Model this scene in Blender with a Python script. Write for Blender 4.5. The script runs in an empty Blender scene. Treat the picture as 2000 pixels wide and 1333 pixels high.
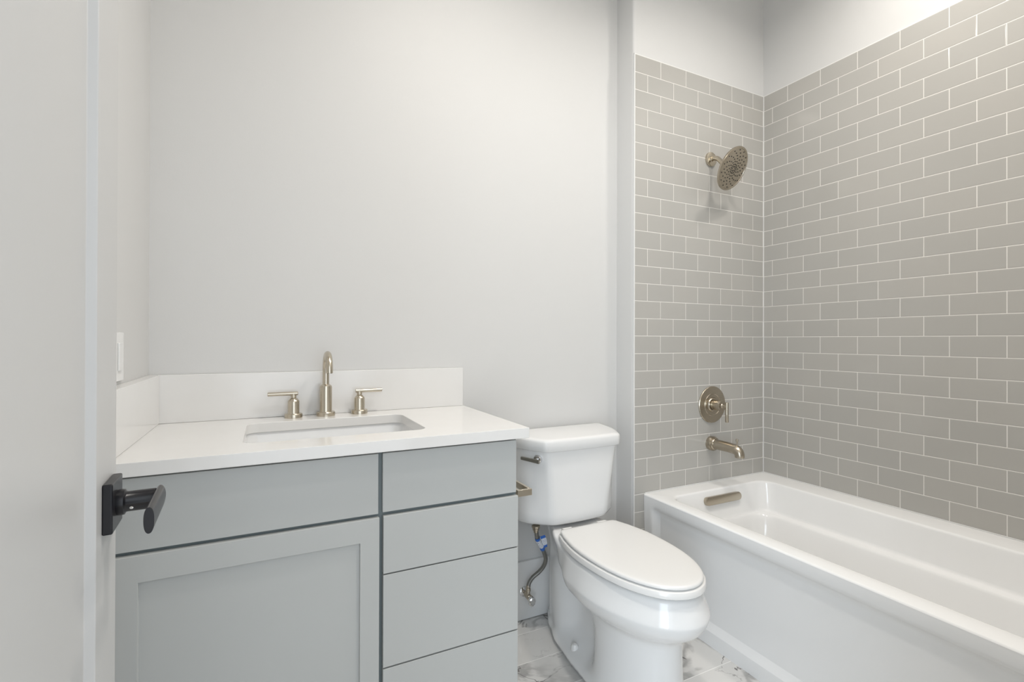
import bpy, bmesh, math
from mathutils import Vector, Matrix

# ------------------------------------------------------------------ camera, world, light, exposure
SC = bpy.context.scene
COL = SC.collection
PI = math.pi
EYE = 1.172
TH, PITCH, ROLL, FPX, V0 = 0.4638, 0.0035, 0.0027, 956.68, 660.5

cam_data = bpy.data.cameras.new('camera')
cam = bpy.data.objects.new('camera', cam_data)
COL.objects.link(cam)
R0 = Vector((math.cos(TH), -math.sin(TH), 0))
F0 = Vector((math.sin(TH), math.cos(TH), 0))
UP = Vector((0, 0, 1))
Fw = F0 * math.cos(PITCH) + UP * math.sin(PITCH)
U0 = -F0 * math.sin(PITCH) + UP * math.cos(PITCH)
Rt = R0 * math.cos(ROLL) + U0 * math.sin(ROLL)
Ut = -R0 * math.sin(ROLL) + U0 * math.cos(ROLL)
mw = Matrix((Rt, Ut, -Fw)).transposed().to_4x4()
mw.translation = Vector((0, 0, EYE))
cam.matrix_world = mw
cam_data.sensor_width = 36
cam_data.lens = FPX / 2000 * 36
cam_data.shift_y = -(666.5 - V0) / 2000
cam_data.clip_start = 0.02
SC.camera = cam

SC.view_settings.view_transform = 'Standard'
SC.view_settings.look = 'None'
SC.view_settings.gamma = 1
SC.view_settings.use_curve_mapping = False
SC.view_settings.exposure = 0.22

world = bpy.data.worlds.new('world')
SC.world = world
world.use_nodes = True
world.node_tree.nodes['Background'].inputs[0].default_value = (0.86, 0.93, 1.0, 1)
world.node_tree.nodes['Background'].inputs[1].default_value = 0.6


def area(name, loc, target, sx, sy, power, color, shape='RECTANGLE', spread=180):
    d = bpy.data.lights.new(name, 'AREA')
    d.shape = shape
    d.size = sx
    d.size_y = sy
    d.energy = power
    d.color = color
    d.spread = math.radians(spread)
    o = bpy.data.objects.new(name, d)
    COL.objects.link(o)
    o.location = loc
    o.rotation_euler = (Vector(target) - Vector(loc)).to_track_quat('-Z', 'Y').to_euler()
    return o


WARM = (1.0, 0.955, 0.895)
COOL = (0.84, 0.92, 1.0)
# cool fill added behind the camera to stand for hall daylight; no window built
area('hall_fill_light', (0.30, -0.75, 1.20), (0.75, 1.2, 0.6), 1.9, 2.1, 17, COOL)
area('hall_side_fill_light', (-1.25, -0.95, 1.15), (1.5, 0.85, 0.35), 1.6, 1.8, 62, (0.76, 0.88, 1.0))  # added side fill aimed at the tub apron
# unseen ceiling lamps: first set by the shower head's shadow, others for overall brightness
CEIL = 3.05
LAMPS = [(1.86, 0.86, 7.0), (0.66, 0.92, 10.0), (1.30, 0.42, 6.5)]  # third lamp added to brighten the right tile wall
for lx, ly, lp in LAMPS:
    area('ceiling_lamp_light', (lx, ly, CEIL - 0.035), (lx, ly, 0), 0.17, 0.17, lp, WARM, 'DISK', 154)

# ------------------------------------------------------------------ materials


def mat(name, color, rough=0.5, metal=0.0, coat=0.0, ior=1.5, spec=0.5):
    m = bpy.data.materials.new(name)
    m.use_nodes = True
    b = m.node_tree.nodes['Principled BSDF']
    b.inputs['Base Color'].default_value = (*color, 1)
    b.inputs['Roughness'].default_value = rough
    b.inputs['Metallic'].default_value = metal
    b.inputs['IOR'].default_value = ior
    b.inputs['Specular IOR Level'].default_value = spec
    if coat:
        b.inputs['Coat Weight'].default_value = coat
        b.inputs['Coat Roughness'].default_value = 0.04
    return m


def N(m, t, **k):
    n = m.node_tree.nodes.new(t)
    for a, v in k.items():
        setattr(n, a, v)
    return n


def L(m, a, b):
    m.node_tree.links.new(a, b)


def noise_tint(m, c1, c2, scale, detail=3, stretch=(1, 1, 1), bump=0.0, bump_scale=None):
    """mottle a base colour with object-space noise and optional bump"""
    b = m.node_tree.nodes['Principled BSDF']
    tc = N(m, 'ShaderNodeTexCoord')
    mp = N(m, 'ShaderNodeMapping')
    mp.inputs['Scale'].default_value = stretch
    nz = N(m, 'ShaderNodeTexNoise')
    nz.inputs['Scale'].default_value = scale
    nz.inputs['Detail'].default_value = detail
    mx = N(m, 'ShaderNodeMix', data_type='RGBA')
    mx.inputs[6].default_value = (*c1, 1)
    mx.inputs[7].default_value = (*c2, 1)
    L(m, tc.outputs['Object'], mp.inputs['Vector'])
    L(m, mp.outputs['Vector'], nz.inputs['Vector'])
    L(m, nz.outputs['Fac'], mx.inputs[0])
    L(m, mx.outputs[2], b.inputs['Base Color'])
    if bump:
        n2 = N(m, 'ShaderNodeTexNoise')
        n2.inputs['Scale'].default_value = bump_scale or scale
        n2.inputs['Detail'].default_value = 4
        L(m, mp.outputs['Vector'], n2.inputs['Vector'])
        bp = N(m, 'ShaderNodeBump')
        bp.inputs['Strength'].default_value = bump
        bp.inputs['Distance'].default_value = 0.001
        L(m, n2.outputs['Fac'], bp.inputs['Height'])
        L(m, bp.outputs['Normal'], b.inputs['Normal'])
    return m


M = {}
M['wall'] = noise_tint(mat('wall_paint', (0.8, 0.79, 0.77), 0.6), (0.655, 0.652, 0.642), (0.67, 0.667, 0.657), 2.0, bump=0.12, bump_scale=260)
M['ceiling'] = noise_tint(mat('ceiling_paint', (0.85, 0.85, 0.84), 0.8), (0.85, 0.85, 0.84), (0.87, 0.87, 0.86), 3)
M['trim'] = noise_tint(mat('trim_paint', (0.78, 0.78, 0.77), 0.3), (0.77, 0.77, 0.76), (0.79, 0.79, 0.78), 4)
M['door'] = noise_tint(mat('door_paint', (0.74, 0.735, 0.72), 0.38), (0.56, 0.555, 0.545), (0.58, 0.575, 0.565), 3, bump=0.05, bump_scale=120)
M['cabinet'] = noise_tint(mat('cabinet_paint', (0.4, 0.42, 0.42), 0.38), (0.475, 0.487, 0.478), (0.49, 0.502, 0.493), 3, bump=0.04, bump_scale=200)
M['frame'] = noise_tint(mat('cabinet_frame_gap_shade', (0.3, 0.34, 0.36), 0.5), (0.15, 0.18, 0.185), (0.17, 0.20, 0.205), 3)  # cabinet paint darkened to put the shade between the fronts into the colour
M['quartz'] = noise_tint(mat('quartz', (0.8, 0.79, 0.77), 0.14), (0.775, 0.765, 0.745), (0.805, 0.795, 0.78), 14, detail=6)
M['porcelain'] = noise_tint(mat('porcelain', (0.84, 0.84, 0.83), 0.10, spec=0.4), (0.79, 0.79, 0.785), (0.81, 0.81, 0.805), 2)
M['seat'] = noise_tint(mat('seat_plastic', (0.84, 0.835, 0.82), 0.16), (0.80, 0.79, 0.775), (0.81, 0.805, 0.79), 2)
M['acrylic'] = noise_tint(mat('tub_acrylic', (0.84, 0.84, 0.835), 0.11), (0.87, 0.87, 0.865), (0.885, 0.885, 0.88), 2)
M['black'] = noise_tint(mat('black_metal', (0.012, 0.012, 0.014), 0.28, spec=0.35), (0.010, 0.010, 0.013), (0.016, 0.015, 0.017), 20)
M['dark'] = mat('dark_recess', (0.02, 0.02, 0.02), 0.6)
M['plastic'] = noise_tint(mat('white_plastic', (0.84, 0.84, 0.83), 0.25), (0.83, 0.83, 0.82), (0.85, 0.85, 0.84), 5)


def brushed(name, c1, c2, rough, stretch=(1, 1, 60), scale=30):
    m = noise_tint(mat(name, c1, rough, 1.0), c1, c2, scale, detail=2, stretch=stretch)
    return m


M['nickel'] = brushed('brushed_nickel', (0.54, 0.485, 0.395), (0.62, 0.565, 0.47), 0.24)
M['nickel_dark'] = brushed('satin_nickel', (0.44, 0.39, 0.315), (0.52, 0.465, 0.38), 0.27)
M['chrome'] = mat('chrome', (0.72, 0.72, 0.72), 0.1, 1.0)
M['lever'] = brushed('polished_nickel', (0.30, 0.29, 0.26), (0.36, 0.345, 0.31), 0.3)
M['nozzle'] = mat('nozzle_rubber', (0.055, 0.05, 0.042), 0.5)
M['glow'] = mat('lamp_lens', (1, 1, 1), 0.5)
_b = M['glow'].node_tree.nodes['Principled BSDF']
_b.inputs['Emission Color'].default_value = (1, 0.94, 0.86, 1)
_b.inputs['Emission Strength'].default_value = 6

# braided hose: crossed waves as bump
m = mat('braided_steel', (0.26, 0.26, 0.245), 0.35, 0.9)
tc = N(m, 'ShaderNodeTexCoord')
w1 = N(m, 'ShaderNodeTexWave', wave_type='BANDS', bands_direction='DIAGONAL')
w1.inputs['Scale'].default_value = 150
L(m, tc.outputs['Object'], w1.inputs['Vector'])
bp = N(m, 'ShaderNodeBump')
bp.inputs['Strength'].default_value = 0.5
bp.inputs['Distance'].default_value = 0.001
L(m, w1.outputs['Fac'], bp.inputs['Height'])
L(m, bp.outputs['Normal'], m.node_tree.nodes['Principled BSDF'].inputs['Normal'])
M['braid'] = m

# hose tag: blue ends, white middle with small dark print
m = mat('hose_tag_paper', (0.8, 0.8, 0.8), 0.5)
tc = N(m, 'ShaderNodeTexCoord')
sp = N(m, 'ShaderNodeSeparateXYZ')
L(m, tc.outputs['UV'], sp.inputs[0])
cr = N(m, 'ShaderNodeValToRGB')
cr.color_ramp.interpolation = 'CONSTANT'
els = cr.color_ramp.elements
els[0].position = 0.0
els[0].color = (0.02, 0.14, 0.55, 1)
els[1].position = 0.2
els[1].color = (0.72, 0.74, 0.78, 1)
e = els.new(0.78)
e.color = (0.02, 0.14, 0.55, 1)
L(m, sp.outputs['Y'], cr.inputs['Fac'])
nz = N(m, 'ShaderNodeTexNoise')
nz.inputs['Scale'].default_value = 14
L(m, tc.outputs['UV'], nz.inputs['Vector'])
gt = N(m, 'ShaderNodeMath', operation='GREATER_THAN')
gt.inputs[1].default_value = 0.6
L(m, nz.outputs['Fac'], gt.inputs[0])
mx = N(m, 'ShaderNodeMix', data_type='RGBA')
mx.inputs[7].default_value = (0.12, 0.16, 0.35, 1)
L(m, gt.outputs[0], mx.inputs[0])
L(m, cr.outputs['Color'], mx.inputs[6])
L(m, mx.outputs[2], m.node_tree.nodes['Principled BSDF'].inputs['Base Color'])
M['tag'] = m


def tile_material(name, axis, u0, z0, bw, bh):
    """running-bond wall tile in world coordinates: u along the wall, rows counted down from z0"""
    m = mat(name, (0.38, 0.36, 0.33), 0.1, spec=0.4)
    b = m.node_tree.nodes['Principled BSDF']
    tc = N(m, 'ShaderNodeTexCoord')
    sp = N(m, 'ShaderNodeSeparateXYZ')
    L(m, tc.outputs['Object'], sp.inputs[0])
    su = N(m, 'ShaderNodeMath', operation='MULTIPLY_ADD')
    su.inputs[1].default_value = 1 if axis == 'X' else -1
    su.inputs[2].default_value = (-u0 if axis == 'X' else u0) + bw * 40
    L(m, sp.outputs[axis], su.inputs[0])
    sv = N(m, 'ShaderNodeMath', operation='MULTIPLY_ADD')
    sv.inputs[1].default_value = -1
    sv.inputs[2].default_value = z0 + bh * 40
    L(m, sp.outputs['Z'], sv.inputs[0])
    cb = N(m, 'ShaderNodeCombineXYZ')
    L(m, su.outputs[0], cb.inputs[0])
    L(m, sv.outputs[0], cb.inputs[1])

    def brick(mortar, smooth):
        t = N(m, 'ShaderNodeTexBrick')
        t.offset = 0.5
        t.inputs['Scale'].default_value = 1
        t.inputs['Brick Width'].default_value = bw
        t.inputs['Row Height'].default_value = bh
        t.inputs['Mortar Size'].default_value = mortar
        t.inputs['Mortar Smooth'].default_value = smooth
        t.inputs['Bias'].default_value = 0
        L(m, cb.outputs[0], t.inputs['Vector'])
        return t
    t1 = brick(0.0013, 0.1)
    t1.inputs['Color1'].default_value = (0.442, 0.432, 0.408, 1)
    t1.inputs['Color2'].default_value = (0.462, 0.448, 0.420, 1)
    t1.inputs['Mortar'].default_value = (0.80, 0.78, 0.74, 1)
    L(m, t1.outputs['Color'], b.inputs['Base Color'])
    t2 = brick(0.0045, 1.0)
    t2.inputs['Color1'].default_value = t2.inputs['Color2'].default_value = (0, 0, 0, 1)
    nz = N(m, 'ShaderNodeTexNoise')
    nz.inputs['Scale'].default_value = 7
    nz.inputs['Detail'].default_value = 1
    L(m, tc.outputs['Object'], nz.inputs['Vector'])
    hs = N(m, 'ShaderNodeMath', operation='MULTIPLY_ADD')
    hs.inputs[1].default_value = -1.0
    L(m, t2.outputs['Fac'], hs.inputs[0])
    L(m, nz.outputs['Fac'], hs.inputs[2])
    bp = N(m, 'ShaderNodeBump')
    bp.inputs['Strength'].default_value = 0.45
    bp.inputs['Distance'].default_value = 0.0012
    L(m, hs.outputs[0], bp.inputs['Height'])
    L(m, bp.outputs['Normal'], b.inputs['Normal'])
    rg = N(m, 'ShaderNodeMapRange')
    rg.inputs['To Min'].default_value = 0.13
    rg.inputs['To Max'].default_value = 0.7
    L(m, t1.outputs['Fac'], rg.inputs['Value'])
    L(m, rg.outputs[0], b.inputs['Roughness'])
    return m


ZT = 2.4461      # top edge of the wall tile
XT, YT = 2.3191, 1.7008     # tile corner
M['tile_back'] = tile_material('grey_tile_end', 'X', 1.4537 - 0.0783, ZT, 0.1566, 0.0785)
M['tile_right'] = tile_material('grey_tile_side', 'Y', YT + 0.0303 + 0.081, ZT, 0.162, 0.0785)

# marble-look porcelain floor tile
m = mat('marble_floor_tile', (0.8, 0.79, 0.77), 0.12)
b = m.node_tree.nodes['Principled BSDF']
tc = N(m, 'ShaderNodeTexCoord')
mp = N(m, 'ShaderNodeMapping')
mp.inputs['Location'].default_value = (0.65, -1.727 + 0.161 * 40, 0)
L(m, tc.outputs['Object'], mp.inputs['Vector'])


def fbrick(mortar, smooth):
    t = N(m, 'ShaderNodeTexBrick')
    t.offset = 0.5
    t.inputs['Scale'].default_value = 1
    t.inputs['Brick Width'].default_value = 0.9
    t.inputs['Row Height'].default_value = 0.161
    t.inputs['Mortar Size'].default_value = mortar
    t.inputs['Mortar Smooth'].default_value = smooth
    L(m, mp.outputs[0], t.inputs['Vector'])
    return t


t1 = fbrick(0.0016, 0.1)
t1.inputs['Color1'].default_value = (0, 0, 0, 1)
t1.inputs['Color2'].default_value = (1, 1, 1, 1)
# per-tile offset of the vein pattern
off = N(m, 'ShaderNodeVectorMath', operation='MULTIPLY_ADD')
off.inputs[1].default_value = (3.0, 5.0, 2.0)
L(m, t1.outputs['Color'], off.inputs[0])
L(m, tc.outputs['Object'], off.inputs[2])
rot = N(m, 'ShaderNodeMapping')
rot.inputs['Rotation'].default_value = (0, 0, 0.6)
L(m, off.outputs[0], rot.inputs['Vector'])


def veins(scale, dist, width, seed):
    mp2 = N(m, 'ShaderNodeMapping')
    mp2.inputs['Location'].default_value = (seed, seed * 1.7, seed * 0.3)
    L(m, rot.outputs[0], mp2.inputs['Vector'])
    n = N(m, 'ShaderNodeTexNoise')
    n.inputs['Scale'].default_value = scale
    n.inputs['Detail'].default_value = 5
    n.inputs['Roughness'].default_value = 0.55
    n.inputs['Distortion'].default_value = dist
    L(m, mp2.outputs[0], n.inputs['Vector'])
    s = N(m, 'ShaderNodeMath', operation='SUBTRACT')
    s.inputs[1].default_value = 0.5
    L(m, n.outputs['Fac'], s.inputs[0])
    a = N(m, 'ShaderNodeMath', operation='ABSOLUTE')
    L(m, s.outputs[0], a.inputs[0])
    r = N(m, 'ShaderNodeMapRange')
    r.interpolation_type = 'SMOOTHSTEP'
    r.inputs['From Min'].default_value = 0.0
    r.inputs['From Max'].default_value = width
    r.inputs['To Min'].default_value = 1.0
    r.inputs['To Max'].default_value = 0.0
    L(m, a.outputs[0], r.inputs['Value'])
    return r


msk = N(m, 'ShaderNodeTexNoise')
msk.inputs['Scale'].default_value = 3.2
msk.inputs['Detail'].default_value = 1
L(m, rot.outputs[0], msk.inputs['Vector'])
mr = N(m, 'ShaderNodeMapRange')
mr.inputs['From Min'].default_value = 0.44
mr.inputs['From Max'].default_value = 0.62
L(m, msk.outputs['Fac'], mr.inputs['Value'])
wide = veins(3.0, 0.7, 0.060, 0.9)
thin = veins(4.2, 0.9, 0.010, 2.3)
wm = N(m, 'ShaderNodeMath', operation='MULTIPLY')
L(m, wide.outputs[0], wm.inputs[0])
L(m, mr.outputs[0], wm.inputs[1])
wm2 = N(m, 'ShaderNodeMath', operation='MULTIPLY')
wm2.inputs[1].default_value = 0.8
L(m, wm.outputs[0], wm2.inputs[0])
tm = N(m, 'ShaderNodeMath', operation='MULTIPLY')
L(m, thin.outputs[0], tm.inputs[0])
L(m, mr.outputs[0], tm.inputs[1])
c1 = N(m, 'ShaderNodeMix', data_type='RGBA')
c1.inputs[6].default_value = (0.71, 0.70, 0.68, 1)
c1.inputs[7].default_value = (0.32, 0.315, 0.31, 1)
L(m, wm2.outputs[0], c1.inputs[0])
c2 = N(m, 'ShaderNodeMix', data_type='RGBA')
c2.inputs[7].default_value = (0.14, 0.13, 0.125, 1)
L(m, tm.outputs[0], c2.inputs[0])
L(m, c1.outputs[2], c2.inputs[6])
c3 = N(m, 'ShaderNodeMix', data_type='RGBA')
c3.inputs[7].default_value = (0.90, 0.89, 0.87, 1)
L(m, t1.outputs['Fac'], c3.inputs[0])
L(m, c2.outputs[2], c3.inputs[6])
L(m, c3.outputs[2], b.inputs['Base Color'])
M['floor'] = m
M['wood'] = noise_tint(mat('hall_wood_floor', (0.4, 0.3, 0.2), 0.35), (0.32, 0.24, 0.17), (0.45, 0.36, 0.27), 6, stretch=(1, 8, 1))

# ------------------------------------------------------------------ mesh helpers


def mk(name, bm, m, parent=None, bevel=0.0, seg=2, sub=0, angle=35, label=None, kind=None, smooth=True):
    bmesh.ops.recalc_face_normals(bm, faces=bm.faces)
    me = bpy.data.meshes.new(name)
    bm.to_mesh(me)
    bm.free()
    me.materials.append(m if not isinstance(m, str) else M[m])
    if smooth:
        me.polygons.foreach_set('use_smooth', [True] * len(me.polygons))
        me.set_sharp_from_angle(angle=math.radians(angle))
    o = bpy.data.objects.new(name, me)
    COL.objects.link(o)
    if parent:
        o.parent = parent
    if bevel:
        md = o.modifiers.new('bevel', 'BEVEL')
        md.width = bevel
        md.segments = seg
        md.limit_method = 'ANGLE'
        md.angle_limit = math.radians(40)
        md.harden_normals = True
    if sub:
        md = o.modifiers.new('subdivision', 'SUBSURF')
        md.levels = md.render_levels = sub
    if label:
        o['label'] = label
    if kind:
        o['kind'] = kind
    return o


def tag(o, label, cat, group=None):
    o['label'] = label
    o['category'] = cat
    if group:
        o['group'] = group
    return o


def empty(name, loc, label, cat, group=None):
    o = bpy.data.objects.new(name, None)
    COL.objects.link(o)
    o.empty_display_size = 0.05
    return tag(o, label, cat, group)   # kept at the world origin so children stay in world units


def box(bm, x0, x1, y0, y1, z0, z1):
    vs = [bm.verts.new((x, y, z)) for x in (x0, x1) for y in (y0, y1) for z in (z0, z1)]
    for f in ((0, 1, 3, 2), (4, 6, 7, 5), (0, 4, 5, 1), (2, 3, 7, 6), (0, 2, 6, 4), (1, 5, 7, 3)):
        bm.faces.new([vs[i] for i in f])
    return bm


def B(*a):
    bm = bmesh.new()
    return box(bm, *a)


def frame_axes(d):
    d = Vector(d).normalized()
    a = Vector((0, 0, 1)) if abs(d.z) < 0.9 else Vector((1, 0, 0))
    e1 = d.cross(a).normalized()
    e2 = d.cross(e1).normalized()
    return d, e1, e2


def lathe(bm, origin, axis, prof, seg=48, cap0=True, cap1=True):
    """prof = [(distance along axis, radius)]"""
    d, e1, e2 = frame_axes(axis)
    o = Vector(origin)
    rings = []
    for s, r in prof:
        rings.append([bm.verts.new(o + d * s + (e1 * math.cos(2 * PI * i / seg) + e2 * math.sin(2 * PI * i / seg)) * r) for i in range(seg)])
    for a, b_ in zip(rings, rings[1:]):
        for i in range(seg):
            j = (i + 1) % seg
            bm.faces.new((a[i], a[j], b_[j], b_[i]))
    if cap0:
        bm.faces.new(rings[0])
    if cap1:
        bm.faces.new(rings[-1])
    return bm


def tube(bm, pts, rad, seg=20, caps=True, sx=1.0, side=None):
    """swept tube with parallel transport; rad may be a list"""
    pts = [Vector(p) for p in pts]
    n = len(pts)
    rads = rad if isinstance(rad, (list, tuple)) else [rad] * n
    tans = [(pts[min(i + 1, n - 1)] - pts[max(i - 1, 0)]).normalized() for i in range(n)]
    e1 = side.normalized() if side else frame_axes(tans[0])[1]
    rings = []
    for i in range(n):
        t = tans[i]
        e1 = (e1 - t * e1.dot(t)).normalized()
        e2 = t.cross(e1)
        rings.append([bm.verts.new(pts[i] + (e1 * math.cos(2 * PI * k / seg) * sx + e2 * math.sin(2 * PI * k / seg)) * rads[i]) for k in range(seg)])
    for a, b_ in zip(rings, rings[1:]):
        for i in range(seg):
            j = (i + 1) % seg
            bm.faces.new((a[i], a[j], b_[j], b_[i]))
    if caps:
        bm.faces.new(rings[0])
        bm.faces.new(rings[-1])
    return bm


def loft(bm, loops, cap0=False, cap1=False):
    rs = [[bm.verts.new(p) for p in lp] for lp in loops]
    n = len(rs[0])
    for a, b_ in zip(rs, rs[1:]):
        for i in range(n):
            j = (i + 1) % n
            bm.faces.new((a[i], a[j], b_[j], b_[i]))
    if cap0:
        bm.faces.new(rs[0])
    if cap1:
        bm.faces.new(rs[-1])
    return bm


def rrect(x0, x1, y0, y1, r, z, k=8):
    """rounded rectangle, 4*(k+1) points"""
    out = []
    for cx, cy, a0 in ((x1 - r, y1 - r, 0), (x0 + r, y1 - r, 90), (x0 + r, y0 + r, 180), (x1 - r, y0 + r, 270)):
        for i in range(k + 1):
            a = math.radians(a0 + 90 * i / k)
            out.append((cx + r * math.cos(a), cy + r * math.sin(a), z))
    return out


def spline(pts, n):
    """Catmull-Rom through points"""
    P = [Vector(p) for p in pts]
    P = [P[0] * 2 - P[1]] + P + [P[-1] * 2 - P[-2]]
    out = []
    for i in range(1, len(P) - 2):
        for k in range(n):
            t = k / n
            a, b_, c, d = P[i - 1:i + 3]
            out.append(0.5 * ((2 * b_) + (c - a) * t + (2 * a - 5 * b_ + 4 * c - d) * t * t + (3 * b_ - 3 * c + d - a) * t ** 3))
    out.append(P[-2])
    return out


def interp(x, tab):
    if x <= tab[0][0]:
        return tab[0][1]
    for (a, va), (b_, vb) in zip(tab, tab[1:]):
        if x <= b_:
            t = (x - a) / (b_ - a)
            t = t * t * (3 - 2 * t)
            return va + (vb - va) * t
    return tab[-1][1]


def interp_lin(x, tab):
    if x <= tab[0][0]:
        return tab[0][1]
    for (a, va), (b_, vb) in zip(tab, tab[1:]):
        if x <= b_:
            return va + (vb - va) * (x - a) / (b_ - a)
    return tab[-1][1]


def extrude_poly(bm, pts, z0, z1):
    loft(bm, [[(x, y, z0) for x, y in pts], [(x, y, z1) for x, y in pts]], True, True)
    return bm


# ------------------------------------------------------------------ the room
XL = -0.3205      # left wall
YB = 1.82         # vanity / toilet wall
XJ = 1.4545       # edge of the wall that carries the shower fittings
YF = 0.177        # inner face of the front wall (doorway wall)
YH = 0.05         # hall side of the front wall

mk('floor', B(XL - 0.1, XT + 0.1, YH, YB + 0.1, -0.05, 0), 'floor', kind='structure', smooth=False)
mk('ceiling', B(XL - 0.1, XT + 0.1, YH, YB + 0.1, CEIL, CEIL + 0.08), 'ceiling', kind='structure', smooth=False)
mk('wall_left', B(XL - 0.1, XL, YH, YB + 0.1, 0, CEIL), 'wall', kind='structure', smooth=False)
mk('wall_back', B(XL, XJ, YB, YB + 0.1, 0, CEIL), 'wall', kind='structure', smooth=False)
# projecting wall behind shower, with rounded corner bead
bm = bmesh.new()
r = 0.012
yw = YT + 0.006
pts = [(XJ, YB + 0.1), (XJ, yw + r)]
for i in range(1, 7):
    a = PI + (PI / 2) * i / 6
    pts.append((XJ + r + r * math.cos(a), yw + r + r * math.sin(a)))
pts += [(XT + 0.006, yw), (XT + 0.006, YB + 0.1)]
extrude_poly(bm, pts, 0, CEIL)
mk('wall_shower_end', bm, 'wall', kind='structure')
mk('wall_right', B(XT + 0.006, XT + 0.106, YH, YB + 0.1, 0, CEIL), 'wall', kind='structure', smooth=False)
# front wall with the doorway
DX0, DX1, DZ = -0.172, 0.64, 2.07
bm = bmesh.new()
box(bm, XL, DX0, YH, YF, 0, CEIL)
box(bm, DX1, XT + 0.006, YH, YF, 0, CEIL)
box(bm, DX0, DX1, YH, YF, DZ, CEIL)
mk('wall_front', bm, 'wall', kind='structure', smooth=False)
bm = bmesh.new()
box(bm, DX1, DX1 + 0.075, YF, YF + 0.015, 0, DZ + 0.075)
box(bm, DX0, DX1, YF, YF + 0.015, DZ, DZ + 0.075)
box(bm, DX1 - 0.015, DX1, YH, YF, 0, DZ)
box(bm, DX0, DX1, YH, YF, DZ - 0.015, DZ)
mk('trim_1', bm, 'trim', kind='structure', bevel=0.002)
# tile panels
mk('trim_2', B(XJ + 0.0055, XT, YT, YT + 0.0055, 0, ZT), 'tile_back', kind='structure', smooth=False, label='grey tile panel behind the shower fittings')
mk('trim_3', B(XT, XT + 0.0055, YF, YT, 0.0, ZT), 'tile_right', kind='structure', smooth=False, label='grey tile panel along the bathtub')
# white edge profile and caulk
mk('trim_4', B(XJ + 0.001, XJ + 0.0055, YT - 0.0005, YT + 0.0055, 0, ZT + 0.002), 'trim', kind='structure', smooth=False)
bm = bmesh.new()
box(bm, XJ + 0.001, XT, YT, YT + 0.0055, ZT, ZT + 0.003)
box(bm, XT, XT + 0.0055, YF, YT, ZT, ZT + 0.003)
box(bm, XT - 0.003, XT, YT - 0.003, YT, 0.484, ZT)
box(bm, 1.52, XT, YT - 0.004, YT, 0.484, 0.4875)
box(bm, XT - 0.004, XT, YF, YT, 0.484, 0.4875)
mk('trim_5', bm, 'trim', kind='structure', smooth=False)
# baseboards
mk('baseboard_back', B(0.668, XJ - 0.001, YB - 0.013, YB, 0.003, 0.245), 'trim', kind='structure', bevel=0.002)
mk('baseboard_shower_end', B(XJ - 0.012, XJ, YT + 0.012, YB - 0.013, 0.003, 0.245), 'trim', kind='structure', bevel=0.002)
# hall beyond the doorway, behind the camera
mk('floor_hall', B(-1.4, 2.0, -2.2, YH, -0.05, -0.002), 'wood', kind='structure', smooth=False)
mk('wall_hall_left', B(-1.5, -1.4, -2.2, YH, 0, 2.75), 'wall', kind='structure', smooth=False)
mk('wall_hall_right', B(2.0, 2.1, -2.2, YH, 0, 2.75), 'wall', kind='structure', smooth=False)
mk('ceiling_hall', B(-1.4, 2.0, -2.2, YH, 2.75, 2.8), 'ceiling', kind='structure', smooth=False)
bm = bmesh.new()
box(bm, -1.4, XL - 0.1, YH - 0.05, YH, 0, 2.75)
mk('wall_hall_front', bm, 'wall', kind='structure', smooth=False)

# recessed ceiling lamps
for i, (lx, ly, lp) in enumerate(LAMPS):
    cl = empty('ceiling_lamp', None, ('round recessed ceiling lamp over the bathtub', 'round recessed ceiling lamp in front of the vanity', 'added round recessed ceiling lamp between doorway and bathtub, brightening the right wall')[i], 'ceiling lamp', 'recessed ceiling lamps')
    bm = bmesh.new()
    lathe(bm, (lx, ly, CEIL), (0, 0, -1), [(0.0, 0.095), (0.006, 0.095), (0.01, 0.088), (0.004, 0.076), (0.0, 0.075)], 48, False, False)
    mk('ring', bm, 'trim', cl)
    bm = bmesh.new()
    lathe(bm, (lx, ly, CEIL), (0, 0, -1), [(0.0, 0.075), (0.002, 0.074)], 48)
    mk('lens', bm, 'glow', cl)

# ------------------------------------------------------------------ open door at the left
door = bpy.data.objects.new('door_1', None)
COL.objects.link(door)
door['kind'] = 'structure'
door['label'] = 'white panel door standing open at the left edge'
PHI = math.radians(2.9)
DD = Vector((-math.sin(PHI), math.cos(PHI), 0))      # hinge -> latch edge
DN = Vector((math.cos(PHI), math.sin(PHI), 0))       # out of the face towards the room
LATCH = Vector((-0.1977, 0.905, 0))
DW, DTK = 0.745, 0.035
mdoor = Matrix.Translation(LATCH - DD * DW) @ Matrix.Rotation(PHI, 4, 'Z')   # local y runs hinge -> latch, x out of face
door.matrix_world = mdoor


def door_leaf():
    bm = bmesh.new()
    st, rail, dp, lip = 0.117, 0.13, 0.0115, 0.003
    z0, z1 = 0.012, 2.045
    for sgn in (1, -1):
        xf = 0 if sgn == 1 else -DTK
        xr = -dp if sgn == 1 else -DTK + dp
        outer = [(0, z0), (DW, z0), (DW, z1), (0, z1)]
        inner = [(st, 0.25), (DW - st, 0.25), (DW - st, z1 - rail), (st, z1 - rail)]
        inn2 = [(st + lip, 0.25 + lip), (DW - st - lip, 0.25 + lip), (DW - st - lip, z1 - rail - lip), (st + lip, z1 - rail - lip)]
        loft(bm, [[(xf, y, z) for y, z in outer], [(xf, y, z) for y, z in inner], [(xr, y, z) for y, z in inn2]], False, True)
    loft(bm, [[(0, y, z) for y, z in ((0, z0), (DW, z0), (DW, z1), (0, z1))], [(-DTK, y, z) for y, z in ((0, z0), (DW, z0), (DW, z1), (0, z1))]])
    bmesh.ops.remove_doubles(bm, verts=bm.verts, dist=0.0001)
    return bm


mk('door_leaf', door_leaf(), 'door', door, bevel=0.0016, angle=20)
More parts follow.
